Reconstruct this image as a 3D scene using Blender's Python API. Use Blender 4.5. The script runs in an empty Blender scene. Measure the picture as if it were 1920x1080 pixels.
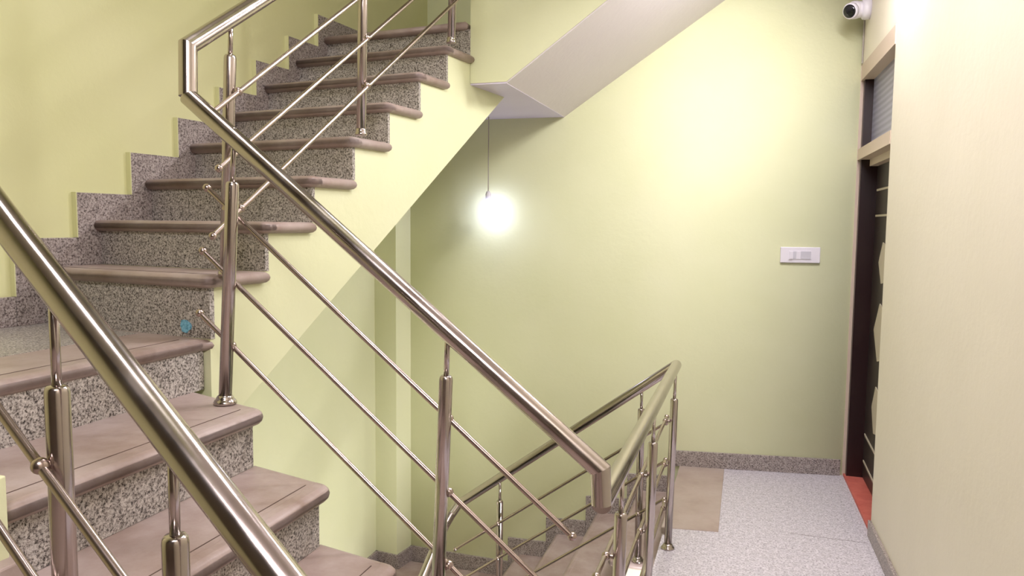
import bpy, math, random
from mathutils import Vector, Matrix
random.seed(4)
sc = bpy.context.scene
COL = sc.collection

# ------------------------------------------------------------------ camera
CAM_F = 1399.7
yaw, pitch, roll = math.radians(17.629), math.radians(4.865), math.radians(0.537)
F = Vector((-math.sin(yaw) * math.cos(pitch), math.cos(yaw) * math.cos(pitch), -math.sin(pitch)))
R = Vector((math.cos(yaw), math.sin(yaw), 0))
U = R.cross(F)
R2 = R * math.cos(roll) + U * math.sin(roll)
U2 = -R * math.sin(roll) + U * math.cos(roll)
cam_data = bpy.data.cameras.new('camera')
cam = bpy.data.objects.new('camera', cam_data)
COL.objects.link(cam)
cam.matrix_world = Matrix(((R2.x, U2.x, -F.x, 0), (R2.y, U2.y, -F.y, 0), (R2.z, U2.z, -F.z, 1.589), (0, 0, 0, 1)))
cam_data.sensor_width = 36
cam_data.lens = 36 * CAM_F / 1920
cam_data.clip_start = 0.05
sc.camera = cam

# ------------------------------------------------------------------ world, lights, exposure
w = bpy.data.worlds.new('world')
sc.world = w
w.use_nodes = True
w.node_tree.nodes['Background'].inputs[0].default_value = (0.86, 0.88, 1.0, 1)
w.node_tree.nodes['Background'].inputs[1].default_value = 0.3
sc.view_settings.view_transform = 'Standard'
sc.view_settings.look = 'None'
sc.view_settings.gamma = 1
sc.view_settings.use_curve_mapping = False
sc.view_settings.exposure = 0.47


def area(name, loc, target, sx, sy, power, col):
    d = bpy.data.lights.new(name, 'AREA')
    d.shape = 'RECTANGLE'
    d.size, d.size_y = sx, sy
    d.energy = power
    d.color = col
    o = bpy.data.objects.new(name, d)
    o.location = loc
    o.rotation_euler = (Vector(target) - Vector(loc)).to_track_quat('-Z', 'Y').to_euler()
    COL.objects.link(o)
    return o


COOL = (1.0, 0.955, 1.0)
area('landing_tube_light', (0.50, 3.85, 3.14), (-1.1, 3.8, 0.9), 0.10, 1.2, 70, COOL)
area('right_wall_fill', (-0.28, 2.5, 3.20), (0.62, 1.9, 0.6), 0.15, 1.3, 34, (1.0, 0.93, 0.98))  # added fill to brighten the right wall, no lamp known there
area('corridor_fill', (0.05, -0.5, 3.22), (-0.5, 1.3, 0.6), 0.8, 0.6, 56, (1.0, 0.93, 0.95))  # added unseen fill for the near and front-facing surfaces
area('stairwell_fill', (-1.2, 1.4, 5.1), (-1.3, 2.0, 0), 1.2, 0.6, 26, COOL)  # added overhead fill to lift the left wall and treads
area('lower_storey_fill', (0.45, 2.7, -0.60), (-2.0, 3.6, -0.2), 0.3, 1.2, 60, COOL)  # invented source that brightens the walls of the lower well


# ------------------------------------------------------------------ materials


def lin(r, g, b):
    f = lambda c: ((c / 255 + 0.055) / 1.055) ** 2.4 if c > 10 else c / 255 / 12.92
    return (f(r), f(g), f(b), 1)


def mat(name, col, rough=0.6, metal=0.0, spec=0.5):
    m = bpy.data.materials.new(name)
    m.use_nodes = True
    b = m.node_tree.nodes['Principled BSDF']
    b.inputs['Base Color'].default_value = col
    b.inputs['Roughness'].default_value = rough
    b.inputs['Metallic'].default_value = metal
    b.inputs['Specular IOR Level'].default_value = spec
    return m, m.node_tree, b


def noise_ramp(nt, scale, stops, detail=4.0, rough=0.6, coord='Object', ntype='noise'):
    tc = nt.nodes.new('ShaderNodeNewGeometry')
    n = nt.nodes.new('ShaderNodeTexNoise' if ntype == 'noise' else 'ShaderNodeTexVoronoi')
    n.inputs['Scale'].default_value = scale
    if ntype == 'noise':
        n.inputs['Detail'].default_value = detail
        n.inputs['Roughness'].default_value = rough
    nt.links.new(tc.outputs['Position'], n.inputs['Vector'])
    r = nt.nodes.new('ShaderNodeValToRGB')
    e = r.color_ramp.elements
    e[0].position, e[0].color = stops[0]
    e[1].position, e[1].color = stops[-1]
    for p, c in stops[1:-1]:
        x = e.new(p)
        x.color = c
    nt.links.new(n.outputs['Fac'] if ntype == 'noise' else n.outputs['Color'], r.inputs['Fac'])
    return n, r


def bump(nt, b, height_socket, strength, dist=0.002):
    bp = nt.nodes.new('ShaderNodeBump')
    bp.inputs['Strength'].default_value = strength
    bp.inputs['Distance'].default_value = dist
    nt.links.new(height_socket, bp.inputs['Height'])
    nt.links.new(bp.outputs['Normal'], b.inputs['Normal'])


def wall_paint(name, c1, c2):
    m, nt, b = mat(name, c1, 0.55, spec=0.35)
    n, r = noise_ramp(nt, 1.6, [(0.3, c1), (0.7, c2)], 3)
    nt.links.new(r.outputs['Color'], b.inputs['Base Color'])
    n2, r2 = noise_ramp(nt, 28, [(0.3, (0, 0, 0, 1)), (0.7, (1, 1, 1, 1))], 5)
    bump(nt, b, r2.outputs['Color'], 0.12, 0.004)
    return m


PAINT = wall_paint('wall_paint', lin(221, 223, 186), lin(216, 219, 178))
SOFFIT_TINT = wall_paint('cool_light_tinted_white', lin(224, 216, 238), lin(218, 209, 232))  # white soffit with the lavender cast of the cool light painted in
LEFTP = wall_paint('left_wall_paint', lin(217, 216, 168), lin(211, 211, 159))
CREAM = wall_paint('cream_wall_paint', lin(226, 219, 203), lin(221, 214, 197))
WHITE = wall_paint('soffit_paint', lin(224, 218, 219), lin(218, 211, 214))


def granite(name, light, mid, dark, scale=170):
    m, nt, b = mat(name, mid, 0.38, spec=0.5)
    n, r = noise_ramp(nt, scale, [(0.38, dark), (0.46, mid), (0.6, light)], 3, 0.75)
    n2, r2 = noise_ramp(nt, scale * 0.35, [(0.35, (0.72, 0.72, 0.72, 1)), (0.6, (1, 1, 1, 1))], 4)
    mx = nt.nodes.new('ShaderNodeMixRGB')
    mx.blend_type = 'MULTIPLY'
    mx.inputs[0].default_value = 0.8
    nt.links.new(r.outputs['Color'], mx.inputs[1])
    nt.links.new(r2.outputs['Color'], mx.inputs[2])
    nt.links.new(mx.outputs[0], b.inputs['Base Color'])
    return m


GRANITE = granite('riser_granite', lin(204, 198, 192), lin(146, 138, 132), lin(42, 36, 34), 160)
SKIRT = granite('skirting_granite', lin(186, 176, 172), lin(146, 134, 130), lin(74, 64, 64), 140)
FLOOR = granite('floor_granite', lin(222, 217, 224), lin(200, 194, 202), lin(146, 138, 150), 105)


def tread_stone(name, c1, c2, c3):
    m, nt, b = mat(name, c1, 0.42, spec=0.45)
    n, r = noise_ramp(nt, 5, [(0.3, c1), (0.5, c2), (0.72, c3)], 6, 0.65)
    nt.links.new(r.outputs['Color'], b.inputs['Base Color'])
    n2, r2 = noise_ramp(nt, 60, [(0.3, (0, 0, 0, 1)), (0.7, (1, 1, 1, 1))], 5)
    bump(nt, b, r2.outputs['Color'], 0.15, 0.002)
    return m


TREAD = tread_stone('tread_stone', lin(144, 123, 113), lin(162, 144, 137), lin(178, 163, 159))
STRIP = tread_stone('landing_strip_stone', lin(160, 142, 132), lin(172, 156, 146), lin(180, 166, 158))
STEEL, nt_, b_ = mat('polished_steel', lin(190, 180, 176), 0.14, 1.0)
n_, r_ = noise_ramp(nt_, 9, [(0.3, (0.12, 0.12, 0.12, 1)), (0.7, (0.24, 0.24, 0.24, 1))], 4)
nt_.links.new(r_.outputs['Color'], b_.inputs['Roughness'])
BAR_STEEL, _, _ = mat('brushed_steel', lin(184, 168, 162), 0.25, 1.0)
JOINT, _, _ = mat('groove_dark', lin(88, 70, 62), 0.8)
DARKWOOD, nt_, b_ = mat('dark_maroon_wood', lin(34, 12, 14), 0.35)
LEAF, nt_, b_ = mat('door_laminate', lin(46, 38, 36), 0.4)
n_, r_ = noise_ramp(nt_, 3, [(0.3, lin(38, 28, 30)), (0.7, lin(56, 46, 40))], 5)
nt_.links.new(r_.outputs['Color'], b_.inputs['Base Color'])
FRAME, _, _ = mat('beige_frame', lin(196, 178, 162), 0.5)
INLAY, _, _ = mat('cream_inlay', lin(190, 180, 160), 0.5)
RED, nt_, b_ = mat('red_threshold', lin(186, 92, 80), 0.6)
n_, r_ = noise_ramp(nt_, 12, [(0.3, lin(176, 82, 72)), (0.7, lin(200, 110, 96))], 4)
nt_.links.new(r_.outputs['Color'], b_.inputs['Base Color'])
PLASTIC, _, _ = mat('white_plastic', lin(226, 222, 232), 0.35)
PLASTIC_GREY, _, _ = mat('grey_plastic', lin(200, 198, 208), 0.4)
BLACK, _, _ = mat('black_glass', lin(14, 13, 22), 0.12)
BLUE, nt_, b_ = mat('blue_paint', lin(96, 160, 190), 0.7)
n_, r_ = noise_ramp(nt_, 120, [(0.35, lin(80, 140, 170)), (0.6, lin(130, 190, 214))], 3)
nt_.links.new(r_.outputs['Color'], b_.inputs['Base Color'])
CABLE, _, _ = mat('grey_cable', lin(168, 160, 150), 0.6)
GLASS, nt_, b_ = mat('reflection_banded_glass', lin(150, 150, 172), 0.3)  # colour bands stand in for a reflection on the pane
g_ = nt_.nodes.new('ShaderNodeNewGeometry')
wv = nt_.nodes.new('ShaderNodeTexWave')
wv.bands_direction = 'Z'
wv.inputs['Scale'].default_value = 9
wv.inputs['Distortion'].default_value = 0.6
nt_.links.new(g_.outputs['Position'], wv.inputs['Vector'])
r_ = nt_.nodes.new('ShaderNodeValToRGB')
r_.color_ramp.elements[0].color = lin(128, 128, 152)
r_.color_ramp.elements[1].color = lin(160, 160, 182)
nt_.links.new(wv.outputs['Fac'], r_.inputs['Fac'])
nt_.links.new(r_.outputs['Color'], b_.inputs['Base Color'])
bump(nt_, b_, wv.outputs['Fac'], 0.4, 0.003)
GLOW = bpy.data.materials.new('lit_bulb_glass')
GLOW.use_nodes = True
b_ = GLOW.node_tree.nodes['Principled BSDF']
b_.inputs['Emission Color'].default_value = (0.62, 0.66, 1, 1)
b_.inputs['Emission Strength'].default_value = 17

# ------------------------------------------------------------------ mesh helpers


class MB:
    def __init__(s):
        s.v, s.f, s.sm = [], [], []

    def add(s, v, f, smooth=False):
        o = len(s.v)
        s.v += [tuple(x) for x in v]
        s.f += [tuple(i + o for i in q) for q in f]
        s.sm += [smooth] * len(f)
        return s

    def prism(s, poly, vec):
        """poly: 3-D outline; vec: extrusion"""
        n = len(poly)
        a = [Vector(p) for p in poly]
        b = [p + Vector(vec) for p in a]
        f = [tuple(range(n)), tuple(range(2 * n - 1, n - 1, -1))]
        f += [(i, i + n, (i + 1) % n + n, (i + 1) % n) for i in range(n)]
        return s.add(a + b, f)

    def plan(s, poly, z0, z1):
        return s.prism([(x, y, z0) for x, y in poly], (0, 0, z1 - z0))

    def box(s, x0, x1, y0, y1, z0, z1):
        return s.plan([(x0, y0), (x1, y0), (x1, y1), (x0, y1)], z0, z1)

    def tube(s, pts, r, seg=16, caps=True):
        pts = [Vector(p) for p in pts]
        n = len(pts)
        d = [(pts[i + 1] - pts[i]).normalized() for i in range(n - 1)]
        ref = Vector((0, 0, 1)) if abs(d[0].z) < 0.95 else Vector((1, 0, 0))
        a = d[0].cross(ref).normalized()
        b = d[0].cross(a).normalized()
        ring0 = [a * math.cos(2 * math.pi * k / seg) * r + b * math.sin(2 * math.pi * k / seg) * r for k in range(seg)]
        rings = [[pts[0] + o for o in ring0]]
        for i in range(1, n):
            din = d[i - 1]
            nrm = din if i == n - 1 else (d[i - 1] + d[i]).normalized()
            prev = rings[-1]
            new = []
            for q in prev:      # slide each point along the incoming direction on to the mitre plane
                t = (pts[i] - q).dot(nrm) / din.dot(nrm)
                new.append(q + din * t)
            rings.append(new)
        # duplicated rings at the mitres keep the corner crisp
        for i in range(n - 1):
            v = rings[i] + rings[i + 1]
            f = [(k, (k + 1) % seg, (k + 1) % seg + seg, k + seg) for k in range(seg)]
            s.add(v, f, True)
        if caps:
            s.add(rings[0], [tuple(range(seg))])
            s.add(rings[-1], [tuple(range(seg))])
        return s

    def lathe(s, c, prof, axis=(0, 0, 1), seg=20):
        """prof: (radius, height) pairs along the axis from c"""
        ax = Vector(axis).normalized()
        ref = Vector((0, 0, 1)) if abs(ax.z) < 0.9 else Vector((1, 0, 0))
        a = ax.cross(ref).normalized()
        b = ax.cross(a)
        c = Vector(c)
        v, f = [], []
        for r, h in prof:
            for k in range(seg):
                t = 2 * math.pi * k / seg
                v.append(c + ax * h + (a * math.cos(t) + b * math.sin(t)) * max(r, 1e-5))
        for i in range(len(prof) - 1):
            for k in range(seg):
                f.append((i * seg + k, i * seg + (k + 1) % seg, (i + 1) * seg + (k + 1) % seg, (i + 1) * seg + k))
        f.append(tuple(range(seg)))
        f.append(tuple(range((len(prof) - 1) * seg, len(prof) * seg)))
        return s.add(v, f, True)

    def ball(s, c, r, seg=14):
        prof = [(r * math.sin(math.pi * i / 8), -r * math.cos(math.pi * i / 8)) for i in range(9)]
        return s.lathe(c, prof, (0, 0, 1), seg)

    def build(s, name, m, parent=None, bev=0.0):
        me = bpy.data.meshes.new(name)
        me.from_pydata(s.v, [], s.f)
        me.polygons.foreach_set('use_smooth', s.sm)
        me.materials.append(m)
        import bmesh
        bm = bmesh.new()
        bm.from_mesh(me)
        bmesh.ops.recalc_face_normals(bm, faces=bm.faces)
        bm.to_mesh(me)
        bm.free()
        o = bpy.data.objects.new(name, me)
        COL.objects.link(o)
        if parent:
            o.parent = parent
        if bev:
            b = o.modifiers.new('bevel', 'BEVEL')
            b.width = bev
            b.segments = 2
            b.limit_method = 'ANGLE'
        return o


def thing(name, label, cat, group=None):
    o = bpy.data.objects.new(name, None)
    o.empty_display_size = 0.1
    COL.objects.link(o)
    o['label'] = label
    o['category'] = cat
    if group:
        o['group'] = group
    return o


def tag(o, label, cat, group=None):
    o['label'] = label
    o['category'] = cat
    if group:
        o['group'] = group
    return o


def struct(o):
    o['kind'] = 'structure'
    return o


def offset_poly(poly, d):
    """inset of a convex counter-clockwise outline by d"""
    n = len(poly)
    out = []
    for i in range(n):
        p0, p1, p2 = Vector(poly[i - 1]), Vector(poly[i]), Vector(poly[(i + 1) % n])
        e1, e2 = (p1 - p0).normalized(), (p2 - p1).normalized()
        n1, n2 = Vector((-e1.y, e1.x)), Vector((-e2.y, e2.x))
        k = 1 + n1.dot(n2)
        out.append(p1 + (n1 + n2) * (d / k))
    return out


def ccw(poly):
    a = sum(poly[i - 1][0] * poly[i][1] - poly[i][0] * poly[i - 1][1] for i in range(len(poly)))
    return poly if a > 0 else poly[::-1]


def round_corner(prev, c, nxt, r, n=6):
    """points of a rounded corner at c"""
    prev, c, nxt = Vector(prev), Vector(c), Vector(nxt)
    a = c + (prev - c).normalized() * r
    b = c + (nxt - c).normalized() * r
    return [tuple((a * (1 - t) ** 2 + c * 2 * t * (1 - t) + b * t * t)) for t in [i / n for i in range(n + 1)]]


def bullnose(mb, poly, ztop, t, seg=6):
    poly = ccw([tuple(p) for p in poly])
    n = len(poly)
    rings = []
    for i in range(seg + 1):
        th = -math.pi / 2 + math.pi * i / seg
        ins = t / 2 * (1 - math.cos(th))
        z = ztop - t / 2 + t / 2 * math.sin(th)
        rings.append([(p.x, p.y, z) for p in offset_poly(poly, ins)])
    v = [q for r in rings for q in r]
    f = []
    for i in range(seg):
        for k in range(n):
            f.append((i * n + k, i * n + (k + 1) % n, (i + 1) * n + (k + 1) % n, (i + 1) * n + k))
    mb.add(v, f, True)
    mb.add(rings[0], [tuple(range(n))])
    mb.add(rings[-1], [tuple(range(n))])
    return mb


# ------------------------------------------------------------------ plan functions (metres; Z = 0 is the door landing)
Z1, RU, GU, YU1 = 1.4203, 0.170, 0.2407, 1.9185      # upper flight: first tread height, rise, going, first nose
ZA, RM = 1.2165, 0.1629
XU = lambda y: -1.5925 + 0.1399 * (y - 2)            # open edge of the upper flight
XL = lambda y: -2.4562 + 0.099 * (y - 2)             # left wall
YN = lambda y, x: y - 0.124 * (x + 1.5925)           # nose line through the open edge at y


def YB(x):
    """face of the back wall: two straight runs joined by a very shallow curve"""
    if x > -0.8:
        return 5.0237 + 0.1481 * x
    d = min(-0.8 - x, 1.0)
    return 4.9052 - (0.1481 * d - 0.0886 * d * d) + max(-1.8 - x, 0) * 0.029


XR = lambda y: 0.6226 - 0.0258 * (y - 5.0237)
YF = 3.634
ZS = 2.30                                            # soffit of the intermediate landing
T = 0.04

# ------------------------------------------------------------------ setting
# back wall
mb = MB()
xs = [0.95, -0.8] + [-0.8 - 0.1 * i for i in range(1, 10)] + [-1.8, -2.9]
mb.plan([(x, YB(x)) for x in xs] + [(-2.9, 5.4), (0.95, 5.4)], -4, 5.2)
wb = struct(mb.build('wall_back', PAINT))
for p_ in wb.data.polygons:
    if p_.normal.y < -0.5:
        p_.use_smooth = True
mb = MB()
mb.plan([(-2.335, 4.682), (-2.9, 4.74), (-2.9, 4.87), (-2.306, 4.87)], -4, ZS + 0.05)
struct(mb.build('wall_pilaster', PAINT))
# left wall: upper face, and the set-back face beneath the upper flight


def ywall(polyyz, xin, xout):
    a = [(xin(y), y, z) for y, z in polyyz]
    b = [(xout, y, z) for y, z in polyyz]
    n = len(a)
    f = [tuple(range(n)), tuple(range(2 * n - 1, n - 1, -1))]
    f += [(i, i + n, (i + 1) % n + n, (i + 1) % n) for i in range(n)]
    return MB().add(a + b, f)


struct(ywall([(-1.8, -4), (1.9, -4), (1.9, 0.86), (4.03, ZS), (4.95, ZS), (4.95, 5.2), (-1.8, 5.2)], XL, -2.95).build('wall_left', LEFTP))
struct(MB().box(-2.95, -2.51, 1.8, 4.8, -4, 2.4).build('wall_left_lower', PAINT))
# right wall with the doorway cut out
DY0, DY1, DZ = 4.135, 5.13, 2.585
struct(ywall([(-1.8, -0.2), (DY0, -0.2), (DY0, DZ), (5.25, DZ), (5.25, 3.42), (-1.8, 3.42)], XR, 0.95).build('wall_right', CREAM))
REFLECT_DARK = wall_paint('rail_reflection_dark', lin(92, 80, 66), lin(84, 72, 60))  # unseen wall darkened so the polished rails mirror something dark
struct(MB().box(-2.95, 0.95, -2.0, -1.8, -4, 5.2).build('wall_front', REFLECT_DARK))
struct(MB().box(0.86, 0.95, -1.8, 5.3, -4, -0.2).build('wall_right_lower', PAINT))
# ceilings
struct(MB().box(-0.36, 0.95, -1.8, 5.3, 3.30, 3.42).build('ceiling', WHITE))
struct(MB().box(-2.95, 0.95, -2.0, 5.4, 5.2, 5.3).build('ceiling_stairwell', WHITE))
struct(MB().box(-0.36, -0.26, -1.8, 5.2, 3.42, 5.2).build('wall_upper_storey', PAINT))
# floor of the landing and corridor
fl = struct(MB().plan([(-0.38, 1.88), (0.75, 1.88), (0.75, 5.3), (-0.36, 5.05), (-0.36, 3.80), (-0.38, 3.80)], -0.22, 0).build('floor', FLOOR))
struct(MB().box(-2.95, 0.95, -1.9, 0.80, -0.22, 0).build('floor_corridor', TREAD))  # out of view; darker stone chosen for the rail reflections
struct(MB().box(-0.10, 0.95, 0.80, 1.88, -0.22, 0).build('floor_stair_foot', FLOOR))
mb = MB().plan([(-0.395, 3.885), (-0.105, 3.925), (-0.11, 4.985), (-0.395, 4.95)], -0.03, 0.004)
mb.build('floor_strip', STRIP, fl, 0.003)['label'] = 'plain brown stone strip set in the granite floor'
struct(MB().box(-2.95, 0.95, -1.8, 5.4, -4.2, -4).build('floor_lower', FLOOR))
# thin joints between the big floor slabs
MB().box(0.25, 0.62, 4.03, 4.0315, -0.002, 0.0006).build('slab_joint', JOINT, fl)
MB().box(-0.38, 0.64, 2.75, 2.752, -0.002, 0.0006).build('slab_joint', JOINT, fl)
# baseboards
bb = MB().plan([(-0.46, YB(-0.46) - 0.016), (0.60, YB(0.60) - 0.016), (0.60, YB(0.60) + 0.01), (-0.46, YB(-0.46) + 0.01)], 0, 0.104)
struct(bb.build('baseboard_back', SKIRT, None, 0.002))
struct(MB().plan([(XR(-1.8), -1.8), (XR(4.13), 4.13), (XR(4.13) - 0.016, 4.13), (XR(-1.8) - 0.016, -1.8)], 0, 0.085).build('baseboard_right', SKIRT, None, 0.002))

# ------------------------------------------------------------------ stair builders


def tread(parent, poly, strip, ztop, t=T, groove=None):
    o = bullnose(MB(), poly, ztop, t).build('tread', TREAD, parent)
    if strip:
        bullnose(MB(), strip, ztop + 0.0012, t + 0.0024).build('nosing', TREAD, o)
        if groove:
            g0, g1 = Vector(groove[0]), Vector(groove[1])
            d_ = (g1 - g0).normalized()
            n_ = Vector((-d_.y, d_.x)) * 0.0013
            MB().plan([g0 + n_, g1 + n_, g1 - n_, g0 - n_], ztop - 0.004, ztop + 0.0009).build('groove', JOINT, o)
    return o


def upper_flight(dz, y_first, n, name_label, first=1, skirt=True, thing_name='stair_flight'):
    t = thing(thing_name, name_label, 'staircase')
    xf = lambda y: XU(y) - 0.026
    prof = []
    zj = lambda j: Z1 + (j - 1) * RU + dz
    yj = lambda j: YU1 + (j - 1) * GU
    ja, jb = first, n
    # solid concrete flight with stepped top, plain sloping soffit and a painted open side
    soff = lambda y: 2.169 + 0.6767 * (y - 3.842) + dz
    top = []
    for j in range(ja, jb + 1):
        y0 = yj(j) + 0.032
        top += [(y0, zj(j) - RU - T * 0.9 if j > ja else soff(y0)), (y0, zj(j) - T * 0.9)]
    yend = YF + 0.02
    top += [(yend, zj(jb) - T * 0.9), (yend, ZS + dz), (4.03, ZS + dz)] if jb == 8 else [(yj(jb + 1), zj(jb) - T), (yj(jb + 1), soff(yj(jb + 1)))]
    a = [(xf(y), y, z) for y, z in top]
    b = [(-2.56, y + 0.12, z) for y, z in top]
    nn = len(a)
    f = [tuple(range(nn)), tuple(range(2 * nn - 1, nn - 1, -1))]
    f += [(i, i + nn, (i + 1) % nn + nn, (i + 1) % nn) for i in range(nn)]
    MB().add(a + b, f).build('stringer', PAINT, t)['label'] = 'cream painted open side and soffit of the flight'
    for j in range(ja, jb + 1):
        y = yj(j)
        z = zj(j)
        ye = min(y + GU + 0.028, 3.66) if j < 8 else 3.66
        xl = XL(y) + 0.018
        zb = z - RU if j > 1 else ZA + dz
        # granite riser
        yr = y + 0.03
        MB().plan([(xf(yr) + 0.004, yr), (xl, YN(yr, xl)), (xl, YN(yr, xl) + 0.02), (xf(yr) + 0.004, yr + 0.02)], zb, z - T + 0.004).build('riser', GRANITE, t)
        if j == 8:
            continue
        fr, flp = (XU(y), y), (xl, YN(y, xl))
        br, blp = (XU(ye), ye), (xl, YN(y + GU + 0.03, xl))
        rc = round_corner(flp, fr, br, 0.035)
        poly = [flp] + rc + [br, blp]
        e = 0.064
        s0 = (XU(y + e), y + e)
        strip = [flp] + rc + [s0, (xl, YN(y + e, xl))]
        tread(t, poly, strip, z, groove=((s0[0] - 0.03, s0[1] + 0.003), (xl + 0.02, YN(y + e, xl) + 0.001)))
    if skirt:
        # stepped granite skirting on the left wall, one stone per step
        for j in range(max(ja, 1) - 1, jb + 1):
            ya = YN(yj(j) - 0.067, XL(2.5)) if j > 0 else 1.0
            yb_ = YN(yj(j + 1) - 0.067, XL(2.5)) - 0.0015
            z0 = (zj(j) if j > 0 else ZA + dz)
            zt = z0 + 0.104
            if j == jb:
                yb_ = ya + 0.55
            # L-shaped stone: riser leg and tread leg
            zlow = z0 - (RU if j > 1 else 0.2) - 0.02
            pts = [(ya, zlow + 0.104 + 0.03 if j > 0 else z0), (yb_, z0 - 0.10 if j > 0 else z0), (yb_, zt), (ya, zt)]
            pts = [(ya, z0 - RU + 0.0 if j > 1 else ZA + dz), (yb_, z0 - 0.02 if j > 0 else ZA + dz), (yb_, zt), (ya, zt)]
            zl_ = z0 - RU if j > 1 else ZA + dz
            pts = [(ya, zl_), (yb_, zl_), (yb_, zt), (ya, zt)]
            if j > 0:
                zp = (zj(j - 1) if j > 1 else ZA) + 0.104
                MB().box(XL(ya) - 0.01, XL(ya) + 0.0215, ya - 0.004, ya, zp + 0.001, zt + 0.001).build('painted_edge', LEFTP, t)
            aa = [(XL(yy) - 0.01, yy, zz) for yy, zz in pts]
            bb_ = [(XL(yy) + 0.020, yy, zz) for yy, zz in pts]
            ff = [(0, 1, 2, 3), (7, 6, 5, 4)] + [(i, i + 4, (i + 1) % 4 + 4, (i + 1) % 4) for i in range(4)]
            MB().add(aa + bb_, ff).build('skirting_stone', SKIRT, t, 0.0015)
    return t


uf = upper_flight(0, YU1, 8, 'granite and brown stone flight rising along the left wall to the upper landing')
# blue paint daub low on the first riser
yr = YU1 + 0.03
pm = []
for k in range(14):
    a = 2 * math.pi * k / 14
    rr = 0.019 * (1 + 0.18 * math.sin(3.1 * k) + 0.1 * math.cos(5 * k))
    x = -1.728 + rr * 1.25 * math.cos(a)
    pm.append((x, YN(yr, x) - 0.006, 1.252 + rr * 1.1 * math.sin(a)))
MB().prism(pm, (0, 0.003, 0)).build('paint_daub', BLUE, uf)['label'] = 'small light blue paint daub on the lowest granite riser'

# upper (half-way) landing: slab above the soffit tinted for the cool light
lt = thing('stair_landing', 'half-way landing slab at the head of the left-wall flight, white soffit over the bulb', 'landing')
MB().plan([(-2.7, 3.74), (-1.37, YF + 0.004), (-1.193, YF + 0.002), (-1.193, 4.93), (-2.7, 4.95)], ZS - 0.004, ZS + 0.10).build('soffit', SOFFIT_TINT, lt)
MB().plan([(-2.7, 3.84), (-1.36, 3.67), (-1.32, YF + 0.05), (-1.32, 4.86), (-2.7, 4.95)], ZS + 0.10, 2.57).build('slab', PAINT, lt)
xl = XL(YF) + 0.018
y8 = YU1 + 7 * GU
yl = YN(y8, xl)
flp, fr = (xl, yl), (XU(y8) - 0.03, y8)
bullnose(MB(), [flp, fr, (-1.40, y8 + 0.03), (-1.40, 4.80), (-2.22, 4.80)], Z1 + 7 * RU, T).build('tread', TREAD, lt)

# flight above the landing: its soffit and open side are what the photograph shows
tf = thing('stair_flight', 'flight overhead climbing right along the back wall, pale pinkish soffit', 'staircase')
SL = 0.712
sof = lambda x: ZS + (x + 1.195) * SL
pts = [(-1.195, ZS - 0.004), (0.20, sof(0.20) - 0.004), (0.20, sof(0.20) + 0.015), (-1.195, ZS + 0.015)]
MB().add([(x, YF + 0.002, z) for x, z in pts] + [(x, 5.05, z) for x, z in pts], [(0, 1, 2, 3), (7, 6, 5, 4)] + [(i, i + 4, (i + 1) % 4 + 4, (i + 1) % 4) for i in range(4)]).build('soffit', WHITE, tf)
prof = [(-1.388, ZS + 0.004), (-1.195, ZS + 0.004), (0.20, sof(0.20) + 0.004)]
steps = []
x, z = -1.388, 2.61
k = 0
while x < -0.5:
    steps += [(x, z), (x, z + 0.172)]
    z += 0.172
    x += 0.245
    k += 1
steps += [(-0.375, z), (-0.375, 3.41), (0.20, 3.41)]
top = [(x, min(z, 3.9)) for x, z in steps]
poly = prof + top[::-1]
mb = MB()
mb.prism([(x, YF - 0.001, z) for x, z in poly], (0, 1.5, 0))
mb.build('stringer', PAINT, tf)['label'] = 'green tinged cream side of the overhead flight'
x, z = -1.388, 2.61
for i in range(k):
    z += 0.172
    bullnose(MB(), [(x - 0.03, YF - 0.03), (x + 0.26, YF - 0.03), (x + 0.26, 4.8), (x - 0.03, 4.8)], z + 0.04, T).build('tread', TREAD, tf)
    x += 0.245

# middle flight (from the landing up to the left corner)
mf = thing('stair_flight', 'broad foreground flight of brown treads with pale granite risers, turning at the left wall', 'staircase')
noses = [(-1.640, 1.935, ZA), (-1.306, 1.795, ZA - RM), (-1.040, 1.712, ZA - 2 * RM), (-0.815, 1.655, ZA - 3 * RM),
         (-0.575, 1.86, 0.565), (-0.345, 1.86, 0.372), (-0.11, 1.86, 0.184)]
YNEAR = 0.82
for i, (x, ye, z) in enumerate(noses):
    zlow = noses[i + 1][2] if i + 1 < len(noses) else 0.0
    ynear = YNEAR
    if i == 0:
        poly = [(x, ynear), (x, ye), (XU(YU1) - 0.01, 1.955), (-2.44, 2.12), (-2.60, ynear)]
        ee = 0.066
        strip = [(x, ynear), (x, ye), (x - ee, ye + 0.0), (x - ee, ynear)]
    else:
        xp, yp, zp = noses[i - 1]
        xb = xp - 0.045
        yb = yp if i < 4 else 1.86
        if i == 1:
            yb = 1.93
        if i == 4:
            xb = noses[3][0] - 0.045
            yb = 1.86
        rc = round_corner((xb, yb), (x, ye), (x, ynear), 0.034 if i < 4 else 0.03)
        poly = [(xb, ynear), (xb, yb)] + rc + [(x, ynear)]
        ee = 0.066
        sl_ = (ye - yb) / (x - xb)
        strip = [(x - ee, ynear), (x - ee, ye - sl_ * ee)] + rc + [(x, ynear)]
    tread(mf, poly, strip, z, groove=((x - ee - 0.001, ynear + 0.02), (x - ee - 0.001, ye - 0.03)))
    xr = x - 0.028
    yr1 = ye - 0.028
    if i == 0:
        xr, yr1 = -1.652, 1.949
    MB().box(xr - 0.02, xr, ynear + 0.01, yr1, zlow, z - T + 0.004).build('riser', GRANITE, mf)
MB().plan([(-1.93, YNEAR + 0.03), (-1.93, 1.97), (-2.42, 2.05), (-2.56, YNEAR + 0.03)], ZA - 0.01, ZA + 0.0012).build('floor_slab', GRANITE, mf)['label'] = 'grey granite infill of the corner step'
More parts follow.
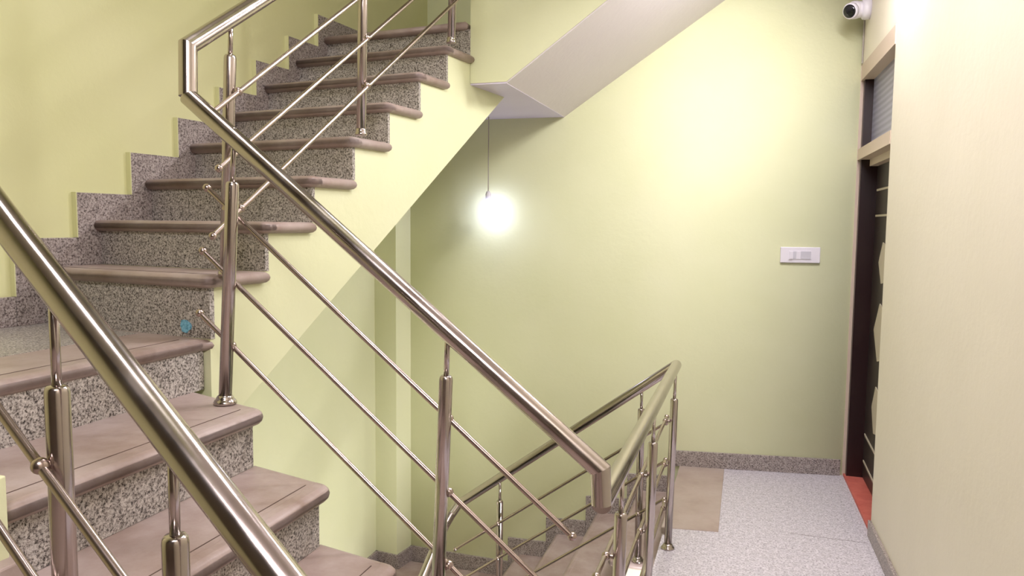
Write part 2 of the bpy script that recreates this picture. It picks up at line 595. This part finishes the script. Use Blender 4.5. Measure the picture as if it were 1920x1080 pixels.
# solid body beneath the treads
for i, (x, ye, z) in enumerate(noses):
    xa = x - 0.047
    xb = noses[i - 1][0] - 0.047 if i else -2.62
    yb = min(ye, noses[i - 1][1] if i else ye) - 0.035
    zb = max(-0.2, z - 0.42)
    if i == 0:
        MB().plan([(xb, YNEAR + 0.02), (xa, YNEAR + 0.02), (xa, yb), (xb, 2.1)], zb, z - T + 0.002).build('body', PAINT, mf)
    else:
        MB().box(xb, xa, YNEAR + 0.02, yb, zb, z - T + 0.002).build('body', PAINT, mf)

# low pier at the near end of the middle flight
pr = MB().box(-1.60, -1.296, 0.92, 1.0, 0.0, 1.118).build('low_pier', PAINT, None, 0.003)
tag(pr, 'cream painted low pier end at the far left edge behind the near railing bars', 'pier')
MB().box(-1.60, -1.262, 0.895, 1.01, 0.0, 0.962).build('plinth', TREAD, pr, 0.004)['label'] = 'brown stone plinth'

# lower flight (down from the door landing along the back wall)
lf = thing('stair_flight', 'lower flight going down left along the back wall from the door landing', 'staircase')
RL, GL = 0.176, 0.272
XN0 = -0.39
YE = 3.80
for k_ in range(0, 6):
    z = -k_ * RL
    x = XN0 - k_ * GL
    # nose faces left; tread k lies right of nose k
    if 0 < k_ < 5:
        x2 = x + GL + 0.03
        poly = [(x2, YB(x2) - 0.01), (x, YB(x) - 0.01)] + round_corner((x, YB(x)), (x, YE), (x2, YE), 0.03) + [(x2, YE)]
        strip = [(x + 0.055, YB(x) - 0.01), (x, YB(x) - 0.01)] + round_corner((x, YB(x)), (x, YE), (x2, YE), 0.03) + [(x + 0.055, YE)]
        tread(lf, poly, strip, z)
    if k_ < 5:
        MB().box(x + 0.028, x + 0.048, YE + 0.02, YB(x) - 0.005, z - RL, z - T + 0.004).build('riser', GRANITE, lf)
        # concrete body
        if k_:
            MB().plan([(x + 0.046, YE + 0.026), (x + GL + 0.046, YE + 0.026), (x + GL + 0.046, YB(x)), (x + 0.046, YB(x))], z - 0.40, z - T + 0.002).build('body', PAINT, lf)
        # skirting stone on the back wall
        xa = x + 0.067 - (0.0 if k_ else 0.0)
        if k_:
            xa_, xb_ = x - 0.07, x + GL - 0.07 - 0.0015
            pts = [(xa_, z - 0.02), (xb_, z - 0.02 + 0.0), (xb_, z + RL + 0.0), (xb_, z + 0.104), (xa_, z + 0.104)]
            pts = [(xa_, z - RL), (xb_, z - 0.02), (xb_, z + 0.104), (xa_, z + 0.104)]
            MB().add([(xx, YB(xx) - 0.016, zz) for xx, zz in pts] + [(xx, YB(xx) + 0.01, zz) for xx, zz in pts],
                     [(0, 1, 2, 3), (7, 6, 5, 4)] + [(i, i + 4, (i + 1) % 4 + 4, (i + 1) % 4) for i in range(4)]).build('skirting_stone', SKIRT, lf, 0.0015)
ZLL = -5 * RL
bullnose(MB(), [(XN0 - 4 * GL + 0.03, YE - 0.03), (XN0 - 4 * GL + 0.03, 4.83), (-2.34, 4.84), (-2.50, 4.68), (-2.50, 3.7), (-1.42, 3.60)], ZLL, T).build('landing_slab', TREAD, lf)
MB().plan([(XN0 - 4 * GL + 0.03, YE), (XN0 - 4 * GL + 0.03, 4.86), (-2.52, 4.86), (-2.52, 3.75), (-1.45, 3.63)], ZLL - 0.30, ZLL - T + 0.002).build('body', PAINT, lf)
for (a, b) in (((-1.548, YB(-1.548)), (-2.305, 4.86)), ((-2.305, 4.86), (-2.335, 4.682)), ((-2.335, 4.682), (-2.51, 4.70)), ((-2.51, 4.70), (-2.51, 3.7))):
    a, b = Vector(a), Vector(b)
    d = (b - a).normalized()
    nrm = Vector((-d.y, d.x)) * 0.016
    if a.x != b.x or True:
        MB().plan([a - d * 0.0, b + d * 0.012, b + nrm + d * 0.012, a + nrm], ZLL - 0.01, ZLL + 0.104).build('skirting_stone', SKIRT, lf, 0.0015)

# flight under the upper flight, one storey down (top of it shows past the lower landing)
upper_flight(-3.49, YU1, 8, 'bottom flight continuing down beneath the left-wall flight', first=3, skirt=False)

# ------------------------------------------------------------------ railings
RR, PR, SR, BR = 0.0258, 0.0185, 0.0075, 0.0078


def post(parent, foot, ztop_cap, zrail, lean=0.0, fl=1.0):
    """lean: how far the (slightly out of plumb) post top stands to the +X side"""
    x, y, z = foot
    h = ztop_cap - z
    ax = Vector((lean, 0, h)).normalized()
    o = MB().lathe((x, y, z), [(PR, 0), (PR, h - 0.012), (PR * 0.94, h - 0.005), (PR * 0.78, h - 0.001), (SR, h)], ax, seg=24).build('post', STEEL, parent)
    MB().lathe((x + lean, y, ztop_cap - 0.004), [(SR, 0), (SR, zrail - ztop_cap + 0.004)], ax, seg=14).build('spigot', STEEL, o)
    if fl:
        MB().lathe((x, y, z), [(PR + (r_f - PR) * fl, h_f) for r_f, h_f in ((0.033, 0), (0.033, 0.005), (0.030, 0.011), (0.025, 0.014), (0.025, 0.018), (0.021, 0.024), (PR, 0.026))], seg=28).build('flange', STEEL, o)
    return o


def bar(parent, pts, balls=()):
    o = MB().tube(pts, BR, 12).build('bar', BAR_STEEL, parent)
    for i in balls:
        p = Vector(pts[i])
        MB().ball(p, 0.0125).build('ball_end', BAR_STEEL, o)
    return o


def joint(parent, p, axis, side, r=0.0115):
    """small holder where a bar is fixed to the side of a post"""
    side = Vector(side)
    p = Vector(p)
    MB().ball(p, 0.0135).tube([p, p - side * 0.022], 0.006, 10).build('bar_holder', BAR_STEEL, parent)


def lerp_at(a, b, key, v):
    t = (v - a[key]) / (b[key] - a[key])
    return tuple(a[i] + (b[i] - a[i]) * t for i in range(3))


# middle flight, well side
r1 = thing('stair_railing', 'steel railing crossing the centre of the view beside the foreground flight, ball-ended bars', 'railing')
P0, P1 = (-1.558, 1.803, 1.948), (-0.340, 1.820, 0.975)
MB().tube([P0, P1, (-0.336, 1.822, 0.885)], RR, 28).build('handrail', STEEL, r1)
pa = post(r1, (-1.456, 1.804, 1.056), 1.705, 1.855, 0.043)
pb = post(r1, (-0.782, 1.814, 0.567), 1.188, 1.32, 0.024)
for z0, z1_, x0, x1 in ((1.688, 0.778, -1.525, -0.416), (1.502, 0.560, -1.546, -0.400), (1.316, 0.45, -1.563, -0.52)):
    a, b = (x0, 1.833, z0), (x1, 1.849, z1_)
    bar(r1, [a, b], (0, 1))
    for pp in (-1.452, -0.762):
        q = lerp_at(a, b, 0, pp)
        joint(pa if pp < -1 else pb, q, None, (0, 1, 0))

# upper flight
r2 = thing('stair_railing', 'steel railing of the left-wall flight, rising from the bent corner rail', 'railing')
UTOP = (-1.562, 1.812, 2.092)
UE = (-1.352, 3.56, 3.335)
MB().tube([P0, UTOP, UE], RR, 28).build('handrail', STEEL, r2)
lx = lambda y: -1.465 + 0.1204 * (y - 2.641)
for y, j, zc in ((1.975, 1, 2.103), (2.641, 4, 2.57), (3.355, 7, 3.08)):
    zt = Z1 + (j - 1) * RU
    ln = 0.035 if y < 2.5 else 0.016
    o = post(r2, (lx(y) - (0.035 if y < 2.5 else 0.0), y, zt), zc, UTOP[2] + (y - 1.812) * 0.711, ln, 0.35)
    for (ya, za) in ((1.965, 1.982), (1.888, 1.748), (1.858, 1.546)):
        zb = za + (y + 0.0 - ya) * 0.735
        joint(o, (lx(y) + 0.028, y, zb), None, (1, 0, 0))
for (ya, za) in ((1.85, 1.898), (1.888, 1.748), (1.858, 1.546)):
    bar(r2, [(lx(ya) + 0.03, ya, za), (lx(3.5) + 0.03, 3.5, za + (3.5 - ya) * 0.729)], (0,))

# guard at the edge of the door landing
r3 = thing('stair_railing', 'level steel guard rail at the edge of the granite door landing', 'railing')
MB().tube([(-0.336, 1.822, 0.885), (-0.336, 3.83, 0.885)], RR, 28).build('handrail', STEEL, r3)
for y in (2.065, 2.80, 3.64):
    o = post(r3, (-0.336, y, 0), 0.775 if y < 3 else 0.755, 0.87, 0.012)
    for z in (0.64, 0.42, 0.20):
        joint(o, (-0.364, y, z), None, (-1, 0, 0))
for z in (0.64, 0.42, 0.20):
    bar(r3, [(-0.366, 1.93, z), (-0.366, 3.72, z)], (0, 1))

# lower flight
r4 = thing('stair_railing', 'steel railing descending beside the lower flight by the back wall', 'railing')
MB().tube([(-0.336, 3.83, 0.885), (-1.525, 3.83, 0.005), (-1.528, 3.72, -0.02), (-1.535, 3.66, -0.05), (-1.60, 2.4, -0.93)], RR, 28).build('handrail', STEEL, r4)
for x, zf, zc, zr in ((-0.508, -RL, 0.645, 0.75), (-1.278, -4 * RL, 0.06, 0.18)):
    o = post(r4, (x, 3.835, zf), zc, zr)
    for z0 in (0.588, 0.388, 0.188):
        joint(o, (x, 3.80, z0 + (x + 0.376) * 0.722), None, (0, -1, 0))
for z0 in (0.588, 0.388, 0.188):
    bar(r4, [(-0.376, 3.80, z0), (-1.531, 3.80, z0 - 1.155 * 0.722)], (0, 1))
for z0 in (-0.24, -0.44):
    bar(r4, [(-1.50, 3.55, z0), (-1.56, 2.5, z0 - 0.74)], (0,))

# near railing
r5 = thing('stair_railing', 'near steel railing cutting diagonally across the bottom left corner', 'railing')


def npt(x, z, off=0.0):
    return (x - 0.2 * off, 0.879 - 0.2 * (x + 1.018) - off, z)


MB().tube([npt(-1.50, 1.866), npt(-1.133, 1.574), npt(-0.609, 1.177), npt(-0.10, 0.79)], RR, 32).build('handrail', STEEL, r5)
for x, zf, zc, zr in ((-1.025, noses[3][2], 1.332, 1.485), (-0.757, 0.565, 1.150, 1.285), (-0.45, 0.372, 0.92, 1.05)):
    o = post(r5, npt(x, zf), zc, zr)
    for z0 in (1.2155, 1.005):
        q = npt(x, z0 - 0.68 * (x + 1.031), 0.03)
        joint(o, q, None, Vector((-0.2, -1, 0)).normalized())
for z0 in (1.2155, 1.005, 0.80):
    bar(r5, [npt(-1.50, z0 + 0.68 * 0.469, 0.03), npt(-0.35, z0 - 0.68 * 0.681, 0.03)])

# ------------------------------------------------------------------ door
d = thing('door_1', 'dark door', 'door')
for k in ('label', 'category'):
    del d[k]
d['kind'] = 'structure'
xr = XR(4.6)


def slab(y0, y1, z0, z1, x0, x1, name, m, parent=d, bev=0.0):
    return MB().plan([(XR(y0) + x0, y0), (XR(y1) + x0, y1), (XR(y1) + x1, y1), (XR(y0) + x1, y0)], z0, z1).build(name, m, parent, bev)


slab(5.065, 5.125, 0, 2.55, 0.012, 0.14, 'jamb', DARKWOOD)
slab(5.065 + 0.045, 5.125, 0, 2.585, -0.006, 0.012, 'edge_strip', FRAME)
slab(4.135, 4.185, 0, 2.55, 0.01, 0.14, 'jamb', DARKWOOD)
slab(4.135, 5.12, 2.488, 2.583, -0.004, 0.08, 'head_rail', FRAME)
slab(4.135, 5.12, 2.005, 2.072, -0.004, 0.07, 'transom_bar', FRAME)
slab(4.17, 5.08, 2.07, 2.50, 0.062, 0.070, 'glass_pane', GLASS)
slab(4.135, 5.12, 1.965, 2.005, 0.06, 0.12, 'leaf_stop', FRAME)
leaf = slab(4.18, 5.07, 0.02, 1.97, 0.105, 0.14, 'door_leaf', LEAF)
slab(4.135, 5.11, -0.02, 0.015, 0.0, 0.12, 'threshold', RED)['label'] = 'red stone threshold strip'
for z in (1.817, 1.662):
    slab(4.2, 5.03, z - 0.006, z + 0.006, 0.099, 0.107, 'inlay_line', INLAY, leaf)


def inlay_poly(pts):
    MB().prism([(XR(y) + 0.100, y, z) for y, z in pts], (0.006, 0, 0)).build('inlay', INLAY, leaf)


for a, b in (((5.04, 0.30), (4.2, 0.25)), ((5.04, 0.13), (4.2, 0.08))):
    inlay_poly([(a[0], a[1] - 0.006), (b[0], b[1] - 0.006), (b[0], b[1] + 0.006), (a[0], a[1] + 0.006)])
for zc, h, yd in ((1.386, 0.12, 4.86), (0.98, 0.17, 4.905), (0.52, 0.14, 4.85)):
    inlay_poly([(yd, zc), (4.76, zc + h), (4.5, zc + h * 0.7), (4.3, zc), (4.5, zc - h * 0.7), (4.76, zc - h)])
slab(4.1, 5.2, -0.2, 2.7, 0.16, 0.2, 'dark_backing', DARKWOOD)

# ------------------------------------------------------------------ small things
# switch plate on the back wall
sw = thing('switch_plate', 'white modular switch plate on the back wall beside the doorway', 'switch')


def bplate(x0, x1, z0, z1, o0, o1, name, m, parent, bev=0.001):
    return MB().plan([(x0, YB(x0) - o1), (x1, YB(x1) - o1), (x1, YB(x1) - o0), (x0, YB(x0) - o0)], z0, z1).build(name, m, parent, bev)


bplate(0.186, 0.424, 1.363, 1.463, 0.0, 0.014, 'plate', PLASTIC, sw, 0.004)
bplate(0.236, 0.372, 1.384, 1.440, 0.012, 0.0165, 'module_frame', PLASTIC, sw)
bplate(0.240, 0.260, 1.388, 1.437, 0.015, 0.024, 'rocker', PLASTIC, sw)
bplate(0.264, 0.282, 1.388, 1.437, 0.015, 0.018, 'rocker', PLASTIC_GREY, sw)
bplate(0.286, 0.304, 1.388, 1.437, 0.015, 0.019, 'rocker', PLASTIC, sw)
bplate(0.308, 0.368, 1.388, 1.437, 0.015, 0.0185, 'blank_cover', PLASTIC_GREY, sw)

# dome camera on the right wall in the corner
cy, cz_ = 4.93, 2.872
cx = XR(cy)
dc = thing('security_camera', 'white turret security camera high in the corner above the doorway', 'camera')
MB().lathe((cx + 0.004, cy, cz_), [(0.060, 0), (0.062, 0.03), (0.058, 0.045), (0.045, 0.052)], (-1, 0, 0), 32).build('base', PLASTIC, dc)
hc = Vector((cx - 0.085, cy - 0.01, cz_ - 0.004))
MB().ball(hc, 0.052, 28).tube([(cx - 0.03, cy, cz_), tuple(hc)], 0.047, 28).build('head', PLASTIC, dc)
ld = Vector((-0.60, -0.75, -0.30)).normalized()
MB().lathe(hc + ld * 0.030, [(0.046, 0), (0.046, 0.018), (0.042, 0.024)], ld, 28).build('lens_ring', PLASTIC, dc)
MB().lathe(hc + ld * 0.050, [(0.039, 0), (0.038, 0.006), (0.028, 0.011), (0.012, 0.014)], ld, 28).build('lens', BLACK, dc)
# cable down the corner from camera to door head
cb = MB().tube([(XR(5.08) - 0.006, 5.085, 2.86), (XR(5.08) - 0.006, 5.090, 2.59)], 0.005, 10).build('camera_cable', CABLE)
tag(cb, 'thin grey cable running down the corner from the security camera to the door head', 'cable')

# hanging bulb
pb_ = thing('pendant_bulb', 'lit white bulb hanging on a thin wire below the landing soffit', 'lamp')
bx, by, bz = -1.672, 4.72, 1.695
MB().tube([(bx, by, ZS), (bx, by, bz + 0.11)], 0.0035, 8).build('wire', CABLE, pb_)
MB().lathe((bx, by, bz + 0.045), [(0.017, 0), (0.019, 0.02), (0.019, 0.05), (0.010, 0.068)], seg=18).build('lamp_holder', PLASTIC, pb_)
gl = MB().lathe((bx, by, bz - 0.045), [(0.004, -0.012), (0.026, -0.008), (0.045, 0.008), (0.053, 0.032), (0.050, 0.056), (0.036, 0.080), (0.018, 0.096)], seg=24).build('bulb_glass', GLOW, pb_)
